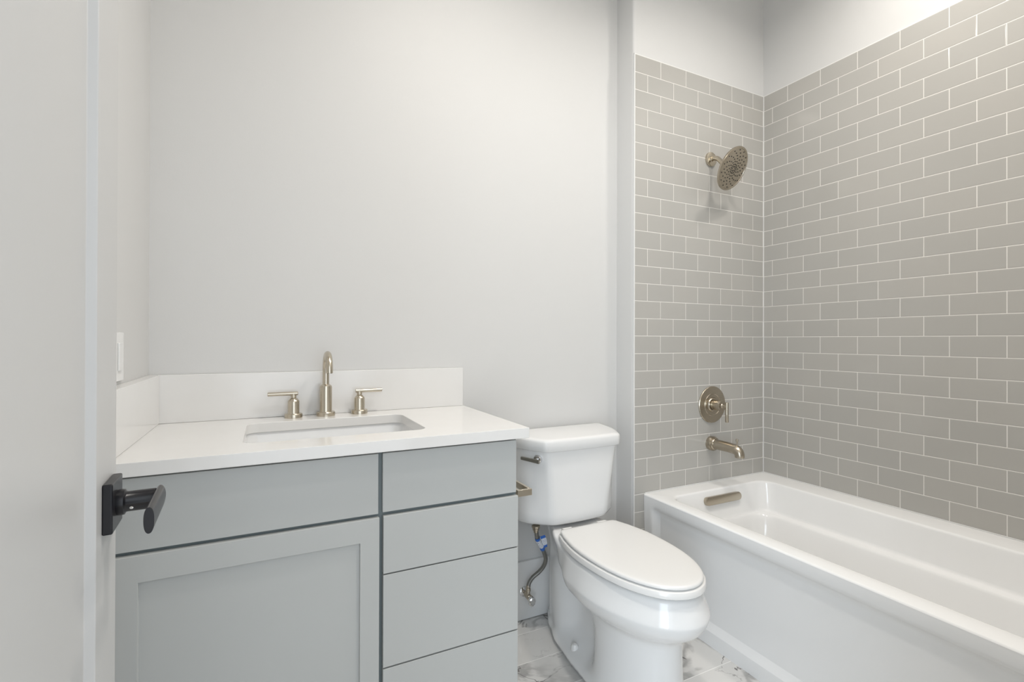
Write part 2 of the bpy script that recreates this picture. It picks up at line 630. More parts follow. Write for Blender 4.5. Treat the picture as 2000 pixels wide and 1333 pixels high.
# lever handle (door-local coordinates)
YR, ZR = DW - 0.0565, 0.9455
hd = mk('door_handle', B(0, 0.0115, YR - 0.033, YR + 0.033, ZR - 0.0335, ZR + 0.0335), 'black', door, bevel=0.002, label='black square plate of the door lever')
bm = bmesh.new()
lathe(bm, (0.0115, YR, ZR), (1, 0, 0), [(0, 0.0172), (0.004, 0.0178), (0.008, 0.0172), (0.0095, 0.0145), (0.0105, 0.0138), (0.0425, 0.0138), (0.0440, 0.0125)], 40)
mk('handle_stem', bm, 'black', hd)
# blade: oval bar with rounded back end, lying along the door
bm = bmesh.new()
xb = 0.059
sec = []
for i in range(32):
    a = 2 * PI * i / 32
    c, s = math.cos(a), math.sin(a)
    sec.append((0.0056 * (abs(c) ** 0.9) * (1 if c > 0 else -1), 0.0165 * (abs(s) ** 0.85) * (1 if s > 0 else -1)))
loops = []
y0b, y1b = YR - 0.104, YR + 0.0150
for y in [y0b, y0b + 0.02, y0b + 0.04, y0b + 0.06, y0b + 0.08, y1b - 0.03, y1b - 0.014, y1b - 0.0125, y1b - 0.011, y1b - 0.009, y1b - 0.007, y1b - 0.005, y1b - 0.0035, y1b - 0.002, y1b - 0.001, y1b]:
    e = y1b - y
    q_ = 1.0 if e > 0.0125 else math.sqrt(max(0.0, 1 - ((0.0125 - e) / 0.0135) ** 2))
    h = 0.45 + 0.55 * q_
    loops.append([(xb + a, y, ZR + b_ * h) for a, b_ in sec])
# slight dish on the near end
loft(bm, loops, True, True)
mk('handle_lever', bm, 'black', hd, bevel=0.0012, angle=50)
bm = bmesh.new()
lathe(bm, (0.0285, YR - 0.0128, ZR - 0.0055), (0, -1, -0.4), [(0, 0.0022), (0.0012, 0.0022), (0.0014, 0.0012)], 16)
mk('set_screw', bm, 'chrome', hd)

# ------------------------------------------------------------------ vanity cabinet
van = empty('vanity_cabinet', None, 'grey painted bathroom vanity cabinet with shaker door and drawer stack', 'cabinet')
CY = 1.303          # face frame front
bm = bmesh.new()
x0, x1 = -0.300, 0.6650
box(bm, x0, x0 + 0.018, CY, YB - 0.002, 0.0, 0.8835)
box(bm, x1 - 0.018, x1, CY, YB - 0.002, 0.0, 0.8835)
box(bm, x0 + 0.018, x1 - 0.018, CY, YB - 0.002, 0.10, 0.118)
box(bm, x0 + 0.018, x1 - 0.018, YB - 0.010, YB - 0.002, 0.118, 0.8835)
box(bm, x0 + 0.018, x1 - 0.018, CY + 0.06, CY + 0.075, 0.0, 0.10)
mk('carcass', bm, 'cabinet', van)
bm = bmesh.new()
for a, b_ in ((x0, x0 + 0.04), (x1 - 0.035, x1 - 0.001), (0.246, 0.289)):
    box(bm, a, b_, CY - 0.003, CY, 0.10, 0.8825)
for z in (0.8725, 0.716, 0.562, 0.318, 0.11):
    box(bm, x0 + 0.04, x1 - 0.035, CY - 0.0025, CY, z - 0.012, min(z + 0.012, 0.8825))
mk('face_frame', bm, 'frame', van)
mk('filler_strip', B(XL + 0.001, x0 - 0.0005, CY - 0.018, CY, 0.0, 0.883), 'cabinet', van, bevel=0.001)
mk('false_drawer_front', B(-0.289, 0.2595, 1.2895, CY - 0.0035, 0.7195, 0.8755), 'cabinet', van, bevel=0.0012)
for i, (za, zb, yf) in enumerate(((0.7215, 0.8755, 1.2895), (0.5635, 0.7125, 1.2835), (0.3205, 0.5600, 1.2835), (0.1120, 0.3165, 1.2835))):
    d = mk('drawer', B(0.2715 if i else 0.2705, 0.6640 if i else 0.6605, yf, CY - 0.0035, za, zb), 'cabinet', van, bevel=0.0012)
# shaker door: frame with a recessed panel
bm = bmesh.new()
o_ = [(-0.289, 0.112), (0.2612, 0.112), (0.2612, 0.7115), (-0.289, 0.7115)]
i_ = [(-0.2425, 0.160), (0.2130, 0.160), (0.2130, 0.6535), (-0.2425, 0.6535)]
yf = 1.2825
loft(bm, [[(x, CY - 0.0035, z) for x, z in o_], [(x, yf, z) for x, z in o_], [(x, yf, z) for x, z in i_], [(x, yf + 0.007, z) for x, z in i_]], True, True)
mk('cabinet_door', bm, 'cabinet', van, bevel=0.001, angle=20)

# ------------------------------------------------------------------ countertop, splashes, sink


def plate_hole(outer, inner, z0, z1, zin=None):
    """flat slab with a hole; outer and inner are lists of (x, y)"""
    bm = bmesh.new()
    def ring(pts, z):
        vs = [bm.verts.new((x, y, z)) for x, y in pts]
        es = [bm.edges.new((vs[i], vs[(i + 1) % len(vs)])) for i in range(len(vs))]
        return vs, es
    rings = {}
    for z in (z0, z1):
        vo, eo = ring(outer, z)
        vi, ei = ring(inner, z)
        bmesh.ops.triangle_fill(bm, edges=eo + ei, use_beauty=True, use_dissolve=True)
        rings[z] = (vo, vi)
    for k in (0, 1):
        a, b_ = rings[z0][k], rings[z1][k]
        n = len(a)
        for i in range(n):
            j = (i + 1) % n
            bm.faces.new((a[i], a[j], b_[j], b_[i]))
    return bm


TOP = 0.914
cut = [(x, y) for x, y, z in rrect(-0.0530, 0.4150, 1.372, 1.690, 0.032, 0, 8)]
outer = [(XL + 0.001, 1.2635), (0.6905, 1.2635), (0.6905, YB - 0.001), (XL + 0.001, YB - 0.001)]
bm = plate_hole(outer, cut, TOP - 0.030, TOP)
ct = mk('countertop', bm, 'quartz', bevel=0.0022, seg=3, angle=30)
tag(ct, 'white quartz countertop with an undermount sink cutout on the grey vanity', 'countertop')
bs = mk('backsplash', B(XL + 0.001, 0.6865, YB - 0.021, YB - 0.001, TOP + 0.0003, 1.0615), 'quartz', bevel=0.0012)
tag(bs, 'long white quartz backsplash strip standing on the countertop behind the faucet', 'backsplash')
bs = mk('backsplash', B(XL + 0.001, -0.2900, 1.268, YB - 0.0215, TOP + 0.0003, 1.0615), 'quartz', bevel=0.0012)
tag(bs, 'short white quartz side splash on the countertop against the left wall', 'backsplash')

# sink
bm = bmesh.new()
zt = TOP - 0.0305
loops = [rrect(-0.085, 0.447, 1.345, 1.725, 0.05, zt - 0.012, 10), rrect(-0.085, 0.447, 1.345, 1.725, 0.05, zt, 10)]
prof = [(0.0, 0.0), (0.0, -0.006), (0.004, -0.02), (0.012, -0.06), (0.022, -0.10), (0.036, -0.125), (0.06, -0.138), (0.10, -0.143), (0.14, -0.145)]
for d, dz in prof:
    loops.append(rrect(-0.057 + d, 0.419 - d, 1.368 + d, 1.694 - d, 0.036 + d * 0.2, zt + dz, 10))
loft(bm, loops, False, True)
snk = mk('sink', bm, 'porcelain', angle=50)
tag(snk, 'white rectangular undermount sink basin below the countertop', 'sink')
bm = bmesh.new()
lathe(bm, (0.181, 1.56, zt - 0.145), (0, 0, 1), [(0, 0.028), (0.003, 0.028), (0.004, 0.024), (0.002, 0.018)], 32)
mk('drain', bm, 'nickel', snk)

# ------------------------------------------------------------------ widespread faucet
fau = empty('faucet', None, 'brushed nickel widespread sink faucet with curved spout and two lever handles', 'faucet')
FY = 1.762
bm = bmesh.new()
lathe(bm, (0.1785, FY, TOP), (0, 0, 1), [(0, 0.0300), (0.0115, 0.0300), (0.0135, 0.0285), (0.0135, 0.0205), (0.0150, 0.0197), (0.0955, 0.0197), (0.1005, 0.0185), (0.1050, 0.0128), (0.1060, 0.0112)], 56)
mk('spout_base', bm, 'nickel', fau)
bm = bmesh.new()
sx, rr, arc = 0.1785, 0.0107, 0.052
path = [(sx, FY, TOP + 0.100), (sx, FY, TOP + 0.13), (sx, FY, 1.066)]
for i in range(0, 13):
    a = PI * i / 12
    path.append((sx, FY - arc + arc * math.cos(a), 1.070 + arc * math.sin(a)))
path.append((sx, FY - 2 * arc, 1.066))
path.append((sx, FY - 2 * arc, 1.0635))
tube(bm, path, rr, 32)
spt = mk('spout', bm, 'nickel', fau)
bm = bmesh.new()
lathe(bm, (sx, FY - 2 * arc, 1.0633), (0, 0, -1), [(0, 0.0085), (0.0006, 0.0085)], 24)
mk('aerator', bm, 'dark', spt)
for cx, sg in ((0.0790, -1), (0.2885, 1)):
    bm = bmesh.new()
    lathe(bm, (cx, FY, TOP), (0, 0, 1), [(0, 0.0272), (0.0115, 0.0272), (0.0135, 0.0258), (0.0135, 0.0184), (0.0145, 0.0178), (0.0530, 0.0178), (0.0555, 0.0170), (0.0640, 0.0098), (0.0650, 0.0075), (0.0665, 0.0075), (0.067, 0.0095), (0.0700, 0.0088), (0.0760, 0.0062), (0.080, 0.0062)], 48)
    h = mk('handle', bm, 'nickel', fau)
    bm = bmesh.new()
    xa, xb_ = (cx - sg * 0.0135, cx + sg * 0.0770)
    tube(bm, [(xa, FY, TOP + 0.0790), (xa + sg * 0.0015, FY, TOP + 0.0790), (cx, FY, TOP + 0.0790), (xb_ - sg * 0.001, FY, TOP + 0.0790), (xb_, FY, TOP + 0.0790)],
         [0.0052, 0.0064, 0.0064, 0.0064, 0.0054], 24)
    mk('lever', bm, 'nickel', h)

# ------------------------------------------------------------------ toilet paper holder on the cabinet side
tp = empty('toilet_paper_holder', None, 'brushed nickel rectangular paper holder on the right side of the vanity', 'paper holder')
bm = bmesh.new()
box(bm, 0.6651, 0.672, 1.375, 1.425, 0.685, 0.735)
mk('wall_plate', bm, 'nickel', tp, bevel=0.001)
bm = bmesh.new()
t = 0.009
box(bm, 0.673, 0.7215, 1.3035, 1.3035 + t, 0.700, 0.7195)
box(bm, 0.7215 - t, 0.7215, 1.3035 + t, 1.4475, 0.700, 0.7195)
box(bm, 0.673, 0.673 + t, 1.3035 + t, 1.4475, 0.700, 0.7195)
mk('bar', bm, 'nickel', tp, bevel=0.0008)

# ------------------------------------------------------------------ light switch on the left wall
sw = empty('light_switch', None, 'white light switch plate on the left wall above the side splash', 'light switch')
mk('switch_plate', B(XL, XL + 0.006, 1.425, 1.503, 1.070, 1.187), 'plastic', sw, bevel=0.002)
mk('rocker', B(XL + 0.006, XL + 0.010, 1.447, 1.481, 1.095, 1.162), 'plastic', sw, bevel=0.0015)

# ------------------------------------------------------------------ toilet
toi = empty('toilet', None, 'white two-piece elongated toilet between the vanity and the bathtub', 'toilet')
XC = 1.100


def half_loop(z, yf, yr, yb, rb, tab, nf=2.0, n=36):
    """closed outline: front is an ellipse-like nose from yf to yr, back rounded with radius rb; tab gives half width over y"""
    ys, ws = [], []
    for i in range(n + 1):
        y = yf + (yb - yf) * (1 - math.cos(PI * i / n)) / 2
        w = interp(y, tab)
        if y < yr:
            w *= max(0.0, 1 - ((yr - y) / (yr - yf)) ** nf) ** (1 / nf)
        if y > yb - rb:
            q = (y - (yb - rb)) / rb
            w *= max(0.0, 1 - q ** 2.6) ** (1 / 2.6)
        ys.append(y)
        ws.append(w)
    def zz(y):
        t = min(1, max(0, (y - 1.545) / 0.03)) * min(1, max(0, (z - 0.37) / 0.050))
        return z + 0.0265 * t * t * (3 - 2 * t)
    right = [(XC + w, y, zz(y)) for y, w in zip(ys, ws)]
    left = [(XC - w, y, zz(y)) for y, w in zip(ys, ws)][1:-1][::-1]
    return right + left


# bowl sections: z, yf, yr, yb, rb, width table
S = [
    (0.000, 1.085, 1.30, 1.795, 0.06, [(1.30, 0.145), (1.45, 0.135), (1.60, 0.117), (1.70, 0.084), (1.77, 0.054)]),
    (0.030, 1.087, 1.30, 1.793, 0.06, [(1.30, 0.142), (1.45, 0.131), (1.60, 0.113), (1.70, 0.081), (1.77, 0.052)]),
    (0.038, 1.089, 1.30, 1.788, 0.06, [(1.30, 0.137), (1.385, 0.124), (1.43, 0.114), (1.60, 0.104), (1.70, 0.068), (1.76, 0.050)]),
    (0.060, 1.094, 1.30, 1.780, 0.06, [(1.30, 0.128), (1.365, 0.116), (1.405, 0.052), (1.55, 0.052), (1.64, 0.086), (1.70, 0.070), (1.76, 0.050)]),
    (0.120, 1.099, 1.30, 1.775, 0.06, [(1.30, 0.122), (1.362, 0.112), (1.402, 0.038), (1.52, 0.038), (1.62, 0.086), (1.66, 0.086), (1.70, 0.073), (1.76, 0.050)]),
    (0.200, 1.100, 1.30, 1.775, 0.06, [(1.30, 0.118), (1.365, 0.110), (1.407, 0.040), (1.53, 0.038), (1.62, 0.088), (1.66, 0.088), (1.70, 0.073), (1.76, 0.050)]),
    (0.246, 1.098, 1.30, 1.775, 0.06, [(1.30, 0.118), (1.38, 0.112), (1.45, 0.062), (1.54, 0.044), (1.62, 0.088), (1.66, 0.088), (1.70, 0.073), (1.76, 0.050)]),
    (0.266, 1.090, 1.31, 1.775, 0.06, [(1.30, 0.124), (1.39, 0.120), (1.49, 0.080), (1.56, 0.050), (1.62, 0.086), (1.66, 0.086), (1.70, 0.073), (1.76, 0.050)]),
    (0.282, 1.066, 1.33, 1.775, 0.06, [(1.30, 0.147), (1.40, 0.141), (1.51, 0.096), (1.575, 0.056), (1.63, 0.084), (1.70, 0.072), (1.76, 0.050)]),
    (0.300, 1.036, 1.34, 1.775, 0.06, [(1.32, 0.171), (1.42, 0.163), (1.53, 0.115), (1.60, 0.074), (1.64, 0.082), (1.70, 0.071), (1.76, 0.050)]),
    (0.322, 1.017, 1.34, 1.775, 0.06, [(1.32, 0.186), (1.42, 0.178), (1.53, 0.128), (1.61, 0.080), (1.70, 0.070), (1.76, 0.050)]),
    (0.344, 1.009, 1.34, 1.775, 0.06, [(1.32, 0.192), (1.42, 0.184), (1.53, 0.138), (1.61, 0.090), (1.70, 0.070), (1.76, 0.050)]),
    (0.352, 1.008, 1.34, 1.775, 0.06, [(1.32, 0.193), (1.42, 0.185), (1.53, 0.141), (1.61, 0.094), (1.70, 0.071), (1.76, 0.050)]),
    (0.357, 1.0095, 1.34, 1.775, 0.06, [(1.32, 0.1915), (1.42, 0.1835), (1.53, 0.141), (1.61, 0.096), (1.70, 0.071), (1.76, 0.050)]),
    (0.380, 1.019, 1.35, 1.780, 0.04, [(1.34, 0.183), (1.42, 0.176), (1.52, 0.143), (1.60, 0.108), (1.70, 0.076), (1.77, 0.05)]),
    (0.402, 1.029, 1.35, 1.780, 0.04, [(1.34, 0.174), (1.42, 0.168), (1.52, 0.142), (1.58, 0.133), (1.63, 0.104), (1.70, 0.084), (1.77, 0.06)]),
    (0.4195, 1.036, 1.35, 1.780, 0.04, [(1.34, 0.168), (1.42, 0.163), (1.52, 0.142), (1.58, 0.140), (1.625, 0.112), (1.69, 0.088), (1.77, 0.07)]),
    (0.4255, 1.044, 1.35, 1.778, 0.04, [(1.34, 0.160), (1.42, 0.155), (1.52, 0.136), (1.58, 0.134), (1.625, 0.106), (1.69, 0.084), (1.77, 0.066)]),
]
bm = bmesh.new()
loops = [half_loop(*s) for s in S]
loft(bm, loops, True, True)
bmesh.ops.remove_doubles(bm, verts=bm.verts, dist=0.00005)
mk('bowl', bm, 'porcelain', toi, sub=1, angle=180)


def lid_loop(z, off, yb=1.550, scale=0.0):
    tab = [(1.031, 0.0), (1.0335, 0.022), (1.038, 0.036), (1.046, 0.054), (1.060, 0.0735), (1.076, 0.090), (1.100, 0.107), (1.126, 0.121), (1.150, 0.1315), (1.178, 0.141), (1.220, 0.1505),
           (1.265, 0.1565), (1.31, 0.1595), (1.355, 0.1605), (1.40, 0.1583), (1.444, 0.1515), (1.49, 0.1415), (1.535, 0.126)]
    pts = [Vector((w, y)) for y, w in tab]
    rb = 0.026
    cy, cw = yb - rb, 0.130 - rb
    arcp = [Vector((cw + rb * math.cos(a), cy + rb * math.sin(a))) for a in [PI / 2 * k / 5 for k in range(6)]]
    pts = [p for p in pts if p.y < cy - 0.004] + arcp + [Vector((0.09, yb)), Vector((0.045, yb)), Vector((0.0, yb))]
    # offset outward
    out = []
    for i, p in enumerate(pts):
        a = pts[max(i - 1, 0)]
        c = pts[min(i + 1, len(pts) - 1)]
        tg = (c - a).normalized()
        nrm = Vector((tg.y, -tg.x))
        if i == 0:
            nrm = Vector((0, -1))
        if i == len(pts) - 1:
            nrm = Vector((0, 1))
        out.append(p + nrm * off)
    if scale:
        out = [Vector((p.x * (1 - scale / 0.16), 1.30 + (p.y - 1.30) * (1 - scale / 0.24))) for p in out]
    right = [(XC + p.x, p.y, z) for p in out]
    left = [(XC - p.x, p.y, z) for p in out][1:-1][::-1]
    return right + left


ZL = 0.4655
bm = bmesh.new()
loft(bm, [lid_loop(0.4300, 0, scale=0.03), lid_loop(0.4300, 0.0065), lid_loop(0.4320, 0.0088), lid_loop(0.4490, 0.0082), lid_loop(0.4508, 0.0065), lid_loop(0.4508, 0, scale=0.03)], True, True)
mk('seat', bm, 'seat', toi, angle=50)
bm = bmesh.new()
loft(bm, [lid_loop(0.4555, 0, scale=0.02), lid_loop(0.4555, 0.0005), lid_loop(0.4563, 0.0020), lid_loop(0.4600, 0.0022), lid_loop(0.4640, 0.0), lid_loop(0.4655, 0, scale=0.006), lid_loop(0.4662, 0, scale=0.016), lid_loop(0.4668, 0, scale=0.03), lid_loop(0.4672, 0, scale=0.055)], True, True)
mk('seat_lid', bm, 'seat', toi, angle=50)
for s in (-1, 1):
    bm = bmesh.new()
    tube(bm, [(XC + s * 0.06, 1.568, 0.447), (XC + s * 0.1, 1.568, 0.447)], 0.0125, 20)
    mk('hinge', bm, 'seat', toi, bevel=0.002)
    bm = bmesh.new()
    lathe(bm, (XC + s * 0.090, 1.500, 0.033), (0, 0, 1), [(0, 0.0150), (0.008, 0.0150), (0.020, 0.0135), (0.027, 0.0095), (0.030, 0.003)], 24)
    mk('bolt_cap', bm, 'seat', toi)


XK = 1.094


def tank_loop(z, a, yf, b_, ym, c, yb, r, bow=0.006, n=5):
    """front facet half width a at yf, side knee b at ym, back half width c at yb; corners rounded"""
    P = [(-c, yb), (-b_, ym), (-a, yf), (0, yf - bow), (a, yf), (b_, ym), (c, yb)]
    rad = [0.012, 0.05, r, 0.25, r, 0.05, 0.012]
    out = []
    m_ = len(P)
    for i in range(m_):
        p = Vector(P[i])
        p0 = Vector(P[(i - 1) % m_])
        p1 = Vector(P[(i + 1) % m_])
        d0 = (p0 - p)
        d1 = (p1 - p)
        q = min(rad[i], d0.length * 0.45, d1.length * 0.45)
        A = p + d0.normalized() * q
        C = p + d1.normalized() * q
        for k in range(n + 1):
            t_ = k / n
            pt = A * (1 - t_) ** 2 + p * 2 * t_ * (1 - t_) + C * t_ ** 2
            out.append((XK + pt.x, pt.y, z))
    return out


def tk(z, g=0.0, f=0.0):
    """tank body section interpolated over height; g insets everything"""
    t_ = max(0.0, (z - 0.46) / (0.752 - 0.46))
    a = 0.120 + (0.161 - 0.120) * t_ ** 1.15
    yf = 1.588 - 0.018 * t_
    b_ = 0.215 - 0.002 * t_
    ym = 1.655 + 0.010 * t_
    return tank_loop(z, a - g, yf + g, b_ - g, ym + g, 0.236 - g, 1.800 - g * 0.3, 0.022)


bm = bmesh.new()
loops = [tk(0.459, 0.04), tk(0.4595, 0.022), tk(0.463, 0.010), tk(0.470, 0.003), tk(0.482)]
loops += [tk(0.482 + (0.752 - 0.482) * k / 10) for k in range(1, 11)]
loft(bm, loops, True, True)
mk('tank', bm, 'porcelain', toi, angle=60)


def lidk(z, g):
    return tank_loop(z, 0.172 - g, 1.5585 + g, 0.2255 - g, 1.655 + g, 0.2465 - g, 1.806 - g, 0.020, bow=0.008)


bm = bmesh.new()
loft(bm, [lidk(0.7525, 0.012), lidk(0.7525, 0.004), lidk(0.7560, 0.0), lidk(0.7880, 0.0), lidk(0.7935, 0.0015), lidk(0.7970, 0.005), lidk(0.7990, 0.010), lidk(0.8000, 0.018)], True, True)
mk('tank_lid', bm, 'porcelain', toi, angle=60)
# trip lever on the left facet of the tank
fl = bmesh.new()
lp0 = Vector((XK - 0.161, 1.570, 0))
lp1 = Vector((XK - 0.213, 1.665, 0))
fd = (lp1 - lp0).normalized()
fn = Vector((-fd.y, fd.x, 0))
if fn.x > 0:
    fn = -fn
pv = lp0 + fd * 0.040 + Vector((0, 0, 0.722))
lathe(fl, pv - fn * 0.004, fn, [(0, 0.0165), (0.010, 0.0165), (0.013, 0.0140), (0.013, 0.0075), (0.022, 0.0070)], 32)
flo = mk('flush_lever', fl, 'chrome', toi)
bm = bmesh.new()
A = pv - fd * 0.020 + fn * 0.023 - Vector((0, 0, 0.003))
C = pv + fd * 0.062 + fn * 0.023 + Vector((0, 0, 0.001))
ax = (C - A).normalized()
for P_ in (A, C):
    pass
loops = []
for t_, hh in ((0, 0.0075), (0.5, 0.0068), (1, 0.0058)):
    P_ = A.lerp(C, t_)
    loops.append([tuple(P_ + fn * a + Vector((0, 0, 1)) * b_) for a, b_ in ((-0.004, -hh), (0.004, -hh), (0.004, hh), (-0.004, hh))])
loft(bm, loops, True, True)
mk('lever_arm', bm, 'lever', flo, bevel=0.0018, seg=3)

# supply hose and stop valve
hose = empty('supply_hose', None, 'braided steel water supply hose with a blue and white tag under the toilet tank', 'hose')
HP = [(0.925, 1.640, 0.447), (0.929, 1.643, 0.432), (0.934, 1.648, 0.414), (0.945, 1.660, 0.392), (0.972, 1.680, 0.357), (0.995, 1.700, 0.322), (1.013, 1.715, 0.284), (1.014, 1.730, 0.251), (1.000, 1.745, 0.222), (0.976, 1.755, 0.200), (0.961, 1.757, 0.181), (0.956, 1.757, 0.165)]
bm = bmesh.new()
tube(bm, spline(HP, 8), 0.0084, 16)
mk('hose', bm, 'braid', hose)
bm = bmesh.new()
lathe(bm, (0.9245, 1.6395, 0.459), (0, 0, -1), [(0, 0.0165), (0.006, 0.0165), (0.009, 0.0135), (0.017, 0.0125), (0.018, 0.0095), (0.026, 0.0085)], 10)
mk('nut', bm, 'nickel_dark', hose)
bm = bmesh.new()
lathe(bm, (0.9565, 1.757, 0.172), (-0.1, 0, -1), [(0, 0.0080), (0.006, 0.0088), (0.010, 0.0080), (0.011, 0.0095), (0.022, 0.0095), (0.024, 0.0070)], 8)
mk('nut', bm, 'nickel_dark', hose)
# tag wrapped round the hose and a free flap
tgp = spline([(0.937, 1.651, 0.408), (0.945, 1.660, 0.392), (0.9585, 1.670, 0.3745), (0.972, 1.680, 0.357), (0.984, 1.690, 0.339)], 5)
bm = bmesh.new()
tube(bm, tgp, 0.0098, 16, caps=False)
nR = len(tgp)
uvl = bm.loops.layers.uv.new('UVMap')
bm.verts.ensure_lookup_table()
for f in bm.faces:
    for lp in f.loops:
        i = lp.vert.index if lp.vert.index >= 0 else 0
        lp[uvl].uv = (0, 0)
bm.verts.index_update()
for f in bm.faces:
    for lp in f.loops:
        i = lp.vert.index
        lp[uvl].uv = ((i % 16) / 16, (i // 16) / (nR - 1))
tgo = mk('tag', bm, 'tag', hose)
bm = bmesh.new()
fa = Vector((0.962, 1.654, 0.408))
fb = Vector((0.986, 1.676, 0.349))
wd = Vector((0.0085, -0.004, 0.0035))
th_ = Vector((0.0002, 0.0005, 0.0002))
rows = []
for k in range(7):
    t_ = k / 6
    c_ = fa.lerp(fb, t_) + Vector((0.003, -0.002, 0)) * math.sin(PI * t_)
    rows.append((c_ - wd, c_ + wd))
uvl = bm.loops.layers.uv.new('UVMap')
fr = [(bm.verts.new(a), bm.verts.new(b_)) for a, b_ in rows]
bk = [(bm.verts.new(a + th_), bm.verts.new(b_ + th_)) for a, b_ in rows]
for k in range(6):
    for R_ in (fr, bk):
        f = bm.faces.new((R_[k][0], R_[k][1], R_[k + 1][1], R_[k + 1][0]))
        for lp, uv in zip(f.loops, ((0, k / 6), (1, k / 6), (1, (k + 1) / 6), (0, (k + 1) / 6))):
            lp[uvl].uv = uv
    for s in (0, 1):
        bm.faces.new((fr[k][s], fr[k + 1][s], bk[k + 1][s], bk[k][s]))
mk('tag_flap', bm, 'tag', tgo)

val = empty('stop_valve', None, 'small chrome water stop valve on the wall low behind the toilet', 'valve')
bm = bmesh.new()
lathe(bm, (0.962, YB - 0.013, 0.122), (0, -1, 0), [(0, 0.021), (0.003, 0.020), (0.008, 0.010)], 28)
mk('escutcheon', bm, 'chrome', val)
bm = bmesh.new()
lathe(bm, (0.962, YB - 0.020, 0.122), (-0.06, -1, 0.0), [(0, 0.0075), (0.016, 0.0075), (0.018, 0.0120), (0.052, 0.0120), (0.055, 0.0085), (0.062, 0.0085)], 20)
lathe(bm, (0.9555, 1.757, 0.122), (0, 0, 1), [(0, 0.0085), (0.024, 0.0085), (0.026, 0.0105), (0.036, 0.0105)], 8)
mk('valve_body', bm, 'nickel_dark', val)
bm = bmesh.new()
prof = []
d, e1, e2 = frame_axes((-0.05, -1, -0.12))
oo = Vector((0.957, 1.737, 0.120))
loops = []
for s_, k_ in ((0.0, 0.7), (0.003, 1), (0.015, 1), (0.018, 0.75)):
    loops.append([tuple(oo + d * s_ + (e1 * math.cos(2 * PI * i / 40) * 0.014 + e2 * math.sin(2 * PI * i / 40) * 0.019) * k_ * (1 + 0.06 * math.cos(10 * PI * i / 40 * 2))) for i in range(40)])
loft(bm, loops, True, True)
mk('valve_handle', bm, 'chrome', val)

# ------------------------------------------------------------------ bathtub
tub = empty('bathtub', None, 'white alcove bathtub with a recessed front apron along the tiled wall', 'bathtub')
TY0, TY1 = YF + 0.002, YT - 0.001
TX1 = XT - 0.001
ZD = 0.4835


def xo(y):      # outer face of the apron, very slightly out of parallel
    return 1.5135 - (1.70 - y) * 0.0135


def tub_loop(z, dx0, dx1, dy0, dy1, r, k=12):
    return rrect(1.574 + dx0, 2.197 - dx1, 0.255 + dy0, 1.6125 - dy1, r, z, k)


bm = bmesh.new()
k = 12
# deck: outer loop sampled to match the inner loop point by point
inner = tub_loop(ZD, 0, 0, 0, 0, 0.060, k)
outer = []
for idx, (x, y, z) in enumerate(inner):
    q = idx // (k + 1)
    j = idx % (k + 1)
    t_ = j / k
    cor = [(TX1, TY1), (None, TY1), (None, TY0), (TX1, TY0)][q]
    cx = cor[0] if cor[0] is not None else xo(cor[1])
    cy = cor[1]
    # walk along the two outer sides around the corner
    if q == 0:
        p = (TX1, y + (cy - y) * min(1, 2 * t_)) if t_ <= 0.5 else (TX1 + (x - TX1) * (2 * t_ - 1), cy)
    elif q == 1:
        p = (x + (cx - x) * min(1, 2 * t_), cy) if t_ <= 0.5 else (cx, cy + (y - cy) * (2 * t_ - 1))
    elif q == 2:
        p = (cx, y + (cy - y) * (2 * t_)) if t_ <= 0.5 else (cx + (x - cx) * (2 * t_ - 1), cy)
    else:
        p = (x + (cx - x) * (2 * t_), cy) if t_ <= 0.5 else (cx, cy + (y - cy) * (2 * t_ - 1))
    if q in (1, 2) and abs(p[0] - cx) < 1e-6:
        p = (xo(p[1]), p[1])
    outer.append((p[0], p[1]))
eps = 0.006
o_in = [(max(x, xo(y) + eps), y, ZD) for x, y in outer]
o_mid = [(max(x, xo(y) + eps * 0.3), y, ZD - eps * 0.3) for x, y in outer]
o_low = [(x, y, ZD - eps) for x, y in outer]
LP = [o_low, o_mid, o_in]
LP.append(tub_loop(ZD, -0.005, -0.005, -0.005, -0.005, 0.063))
for a_ in (0.25, 0.5, 0.75, 1.0):
    c_, s_ = math.cos(a_ * PI / 2), math.sin(a_ * PI / 2)
    o__ = 0.010 * s_ - 0.005
    LP.append(tub_loop(ZD - 0.010 * (1 - c_), o__, o__, o__, o__, 0.062))
# walls: (z, front, back(wall side), foot end, shower end, radius)
for z, f_, b_, e0, e1_, r_ in (
        (0.440, 0.008, 0.012, 0.030, 0.014, 0.062), (0.390, 0.010, 0.022, 0.060, 0.024, 0.066), (0.362, 0.011, 0.028, 0.078, 0.030, 0.070),
        (0.354, 0.012, 0.031, 0.082, 0.032, 0.072), (0.3505, 0.013, 0.037, 0.084, 0.034, 0.074), (0.3485, 0.014, 0.060, 0.086, 0.038, 0.077),
        (0.3460, 0.014, 0.066, 0.088, 0.040, 0.078), (0.338, 0.015, 0.070, 0.090, 0.043, 0.080), (0.320, 0.018, 0.074, 0.098, 0.048, 0.082),
        (0.260, 0.028, 0.094, 0.130, 0.060, 0.085), (0.180, 0.045, 0.108, 0.175, 0.075, 0.09), (0.120, 0.065, 0.125, 0.21, 0.092, 0.095), (0.092, 0.088, 0.145, 0.24, 0.112, 0.10), (0.078, 0.120, 0.175, 0.28, 0.145, 0.10), (0.074, 0.16, 0.21, 0.33, 0.19, 0.10)):
    LP.append(tub_loop(z, f_, b_, e0, e1_, r_))
loft(bm, LP, False, True)
mk('basin', bm, 'acrylic', tub, angle=70)
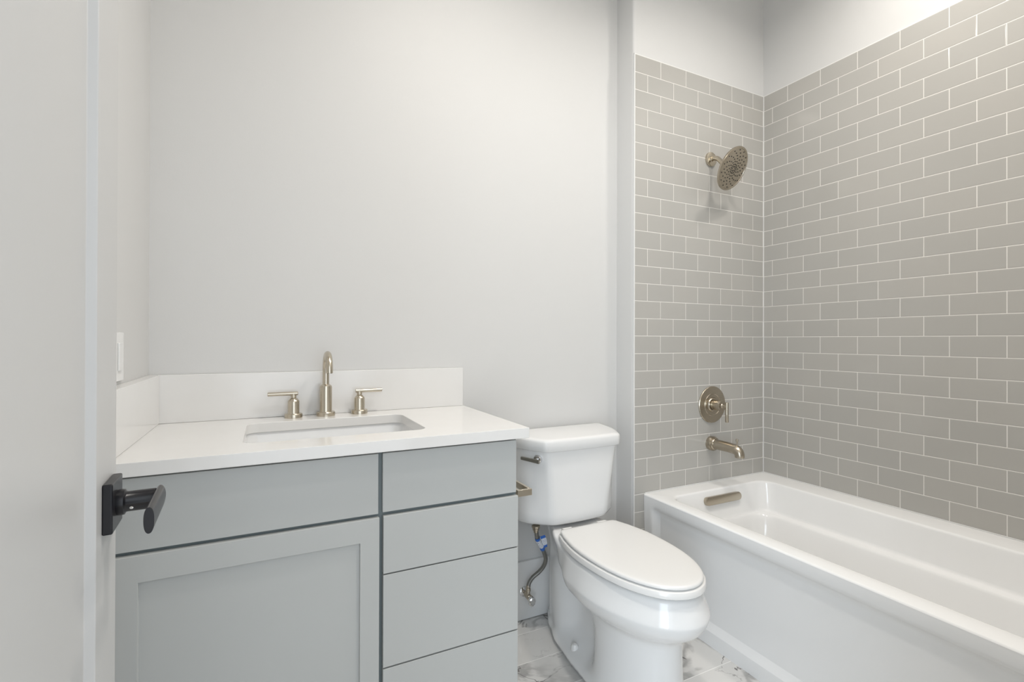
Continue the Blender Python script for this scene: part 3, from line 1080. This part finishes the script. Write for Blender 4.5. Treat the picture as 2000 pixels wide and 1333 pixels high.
# apron
bm = bmesh.new()
zp = [(ZD - 0.0062, 0.0), (0.470, 0.0), (0.446, 0.0), (0.436, 0.003), (0.428, 0.010), (0.420, 0.019), (0.412, 0.023), (0.400, 0.025), (0.30, 0.026), (0.20, 0.027), (0.100, 0.027), (0.084, 0.027), (0.070, 0.020), (0.055, 0.0122), (0.040, 0.0122), (0.0, 0.0122)]
frame_side = [(ZD - 0.0062, 0.0), (0.44, 0.0), (0.10, 0.010), (0.046, 0.0122), (0.0, 0.0122)]
ysn = [TY1, 1.69, 1.665, 1.655, 1.648, 1.640, 1.630, 1.622, 1.612, 1.55, 1.4, 1.2, 1.0, 0.8, 0.6, 0.45, 0.33, 0.27, 0.262, 0.254, 0.246, 0.238, 0.22, TY0]


def blend(y):
    a = min(1, max(0, (1.655 - y) / 0.035))
    b_ = min(1, max(0, (y - 0.232) / 0.035))
    t_ = min(a, b_)
    return t_ * t_ * (3 - 2 * t_)


grid = []
for y in ysn:
    w = blend(y)
    grid.append([bm.verts.new((xo(y) + dx * w + interp_lin(-z, [(-a, v) for a, v in frame_side]) * (1 - w), y, z)) for z, dx in zp])
for a, b_ in zip(grid, grid[1:]):
    for i in range(len(zp) - 1):
        bm.faces.new((a[i], a[i + 1], b_[i + 1], b_[i]))
mk('apron', bm, 'acrylic', tub, angle=25)
# overflow cover: long capsule on the end wall
bm = bmesh.new()
oc = Vector((1.8895, 1.5945, 0.4385))
nrm = Vector((0, -1, 0.18)).normalized()
upv = Vector((0, 0.18, 1)).normalized()


def capsule(hw, hh, d):
    out = []
    for s, a0 in ((1, -90), (-1, 90)):
        for i in range(13):
            a = math.radians(a0 + 180 * i / 12)
            out.append(tuple(oc + Vector((s * (hw - hh), 0, 0)) + Vector((1, 0, 0)) * hh * math.cos(a) + upv * hh * math.sin(a) + nrm * d))
    return out


loft(bm, [capsule(0.1160, 0.0185, -0.006), capsule(0.1160, 0.0185, 0.009), capsule(0.1145, 0.0170, 0.012), capsule(0.1115, 0.0140, 0.013)], True, True)
mk('overflow_cover', bm, 'nickel_dark', tub, angle=40)
bm = bmesh.new()
lathe(bm, (1.89, 1.30, 0.074), (0, 0, 1), [(0, 0.036), (0.003, 0.035), (0.004, 0.028)], 32)
mk('drain', bm, 'nickel_dark', tub)

# ------------------------------------------------------------------ tub spout
ts = empty('tub_spout', None, 'nickel bathtub spout with a small diverter pin over the tub end', 'tub spout')
SX, SZ = 1.9330, 0.6715
bm = bmesh.new()
lathe(bm, (SX, YT, SZ), (0, -1, 0), [(0, 0.0345), (0.018, 0.0345), (0.023, 0.0325), (0.023, 0.0300), (0.028, 0.0300), (0.034, 0.0262)], 48)
mk('flange', bm, 'nickel_dark', ts)
bm = bmesh.new()
path = [(SX, YT - 0.030, SZ), (SX, YT - 0.10, SZ)]
rads = [0.0245, 0.0235]
for i in range(0, 9):
    a = (PI / 2) * i / 8
    path.append((SX, YT - 0.138 - 0.026 * math.sin(a), SZ - 0.003 - 0.026 * (1 - math.cos(a))))
    rads.append(0.0230 - 0.002 * i / 8)
path.append((SX, YT - 0.164, SZ - 0.036))
rads.append(0.0205)
tube(bm, path, rads, 32)
mk('spout', bm, 'nickel_dark', ts, angle=50)
bm = bmesh.new()
lathe(bm, (SX, YT - 0.150, SZ + 0.016), (0, 0, 1), [(0, 0.0035), (0.018, 0.0035), (0.0185, 0.0052), (0.029, 0.0052), (0.030, 0.0040)], 20)
mk('diverter', bm, 'nickel_dark', ts)

# ------------------------------------------------------------------ shower valve
sv = empty('shower_valve', None, 'round nickel shower valve plate with a vertical lever between shower head and spout', 'shower valve')
VX, VZ = 1.9400, 0.8585
bm = bmesh.new()
lathe(bm, (VX, YT, VZ), (0, -1, 0), [(0, 0.0890), (0.004, 0.0890), (0.006, 0.0870), (0.0075, 0.055), (0.0085, 0.054), (0.0085, 0.052), (0.0065, 0.050), (0.0065, 0.036), (0.012, 0.034), (0.014, 0.032), (0.014, 0.0280)], 72)
mk('valve_plate', bm, 'nickel_dark', sv, angle=30)
bm = bmesh.new()
lathe(bm, (VX, YT - 0.010, VZ), (0, -1, 0), [(0, 0.0225), (0.008, 0.0225), (0.0085, 0.0252), (0.050, 0.0252), (0.054, 0.0238), (0.054, 0.0120), (0.058, 0.0090), (0.064, 0.0075), (0.080, 0.0072)], 40)
hb = mk('valve_hub', bm, 'nickel_dark', sv, angle=30)
bm = bmesh.new()
tube(bm, [(VX, YT - 0.0885, VZ + 0.020), (VX, YT - 0.0885, VZ + 0.018), (VX - 0.002, YT - 0.090, VZ - 0.03), (VX - 0.004, YT - 0.092, VZ - 0.072), (VX - 0.004, YT - 0.092, VZ - 0.0735)], [0.0058, 0.0075, 0.0075, 0.0078, 0.0066], 24)
mk('valve_lever', bm, 'nickel_dark', hb)

# ------------------------------------------------------------------ shower head
sh = empty('rain_shower', None, 'round nickel rain shower head on a short curved arm high on the tile', 'shower head')
HX, HZ = 1.9280, 2.0520
bm = bmesh.new()
lathe(bm, (HX, YT, HZ), (0, -1, 0), [(0, 0.0345), (0.007, 0.0345), (0.009, 0.0335), (0.010, 0.031), (0.0105, 0.014), (0.014, 0.0125)], 40)
mk('flange', bm, 'nickel', sh)
aa, ps, RH = 1.078, 0.199, 0.100
hn = Vector((math.sin(ps) * math.sin(aa), -math.cos(ps) * math.sin(aa), -math.cos(aa)))
hc = Vector((1.930, 1.569, 1.967))
back = hc - hn * 0.034
bm = bmesh.new()
tube(bm, spline([(HX, YT - 0.008, HZ), (HX, YT - 0.030, HZ - 0.002), (HX, YT - 0.052, HZ - 0.016), back - hn * 0.012, back + hn * 0.004], 8), 0.0108, 24)
mk('arm', bm, 'nickel', sh)
bm = bmesh.new()
lathe(bm, hc, -hn, [(0.0, RH - 0.012), (0.0005, RH - 0.010), (-0.001, RH - 0.009), (-0.001, RH - 0.004), (0.001, RH - 0.001), (0.005, RH), (0.010, RH - 0.002), (0.016, RH * 0.86), (0.022, RH * 0.55), (0.028, 0.026), (0.034, 0.020), (0.044, 0.016), (0.046, 0.011)], 72)
hd_ = mk('spray_head', bm, 'nickel_dark', sh, angle=40)
_, e1, e2 = frame_axes(hn)
bm = bmesh.new()
arms = 14
for a in range(arms):
    for j in range(6):
        rr_ = 0.020 + j * 0.0128
        an = 2 * PI * a / arms + j * 0.17
        p = hc + (e1 * math.cos(an) + e2 * math.sin(an)) * rr_ - hn * 0.0004
        lathe(bm, p, hn, [(0, 0.0031), (0.0018, 0.0028), (0.0021, 0.0012)], 8)
for a in range(7):
    an = 2 * PI * a / 7
    p = hc + (e1 * math.cos(an) + e2 * math.sin(an)) * 0.0105 - hn * 0.0004
    lathe(bm, p, hn, [(0, 0.0031), (0.0018, 0.0028), (0.0021, 0.0012)], 8)
nzo = mk('nozzles', bm, 'nozzle', hd_)
nzo['kind'] = 'stuff'
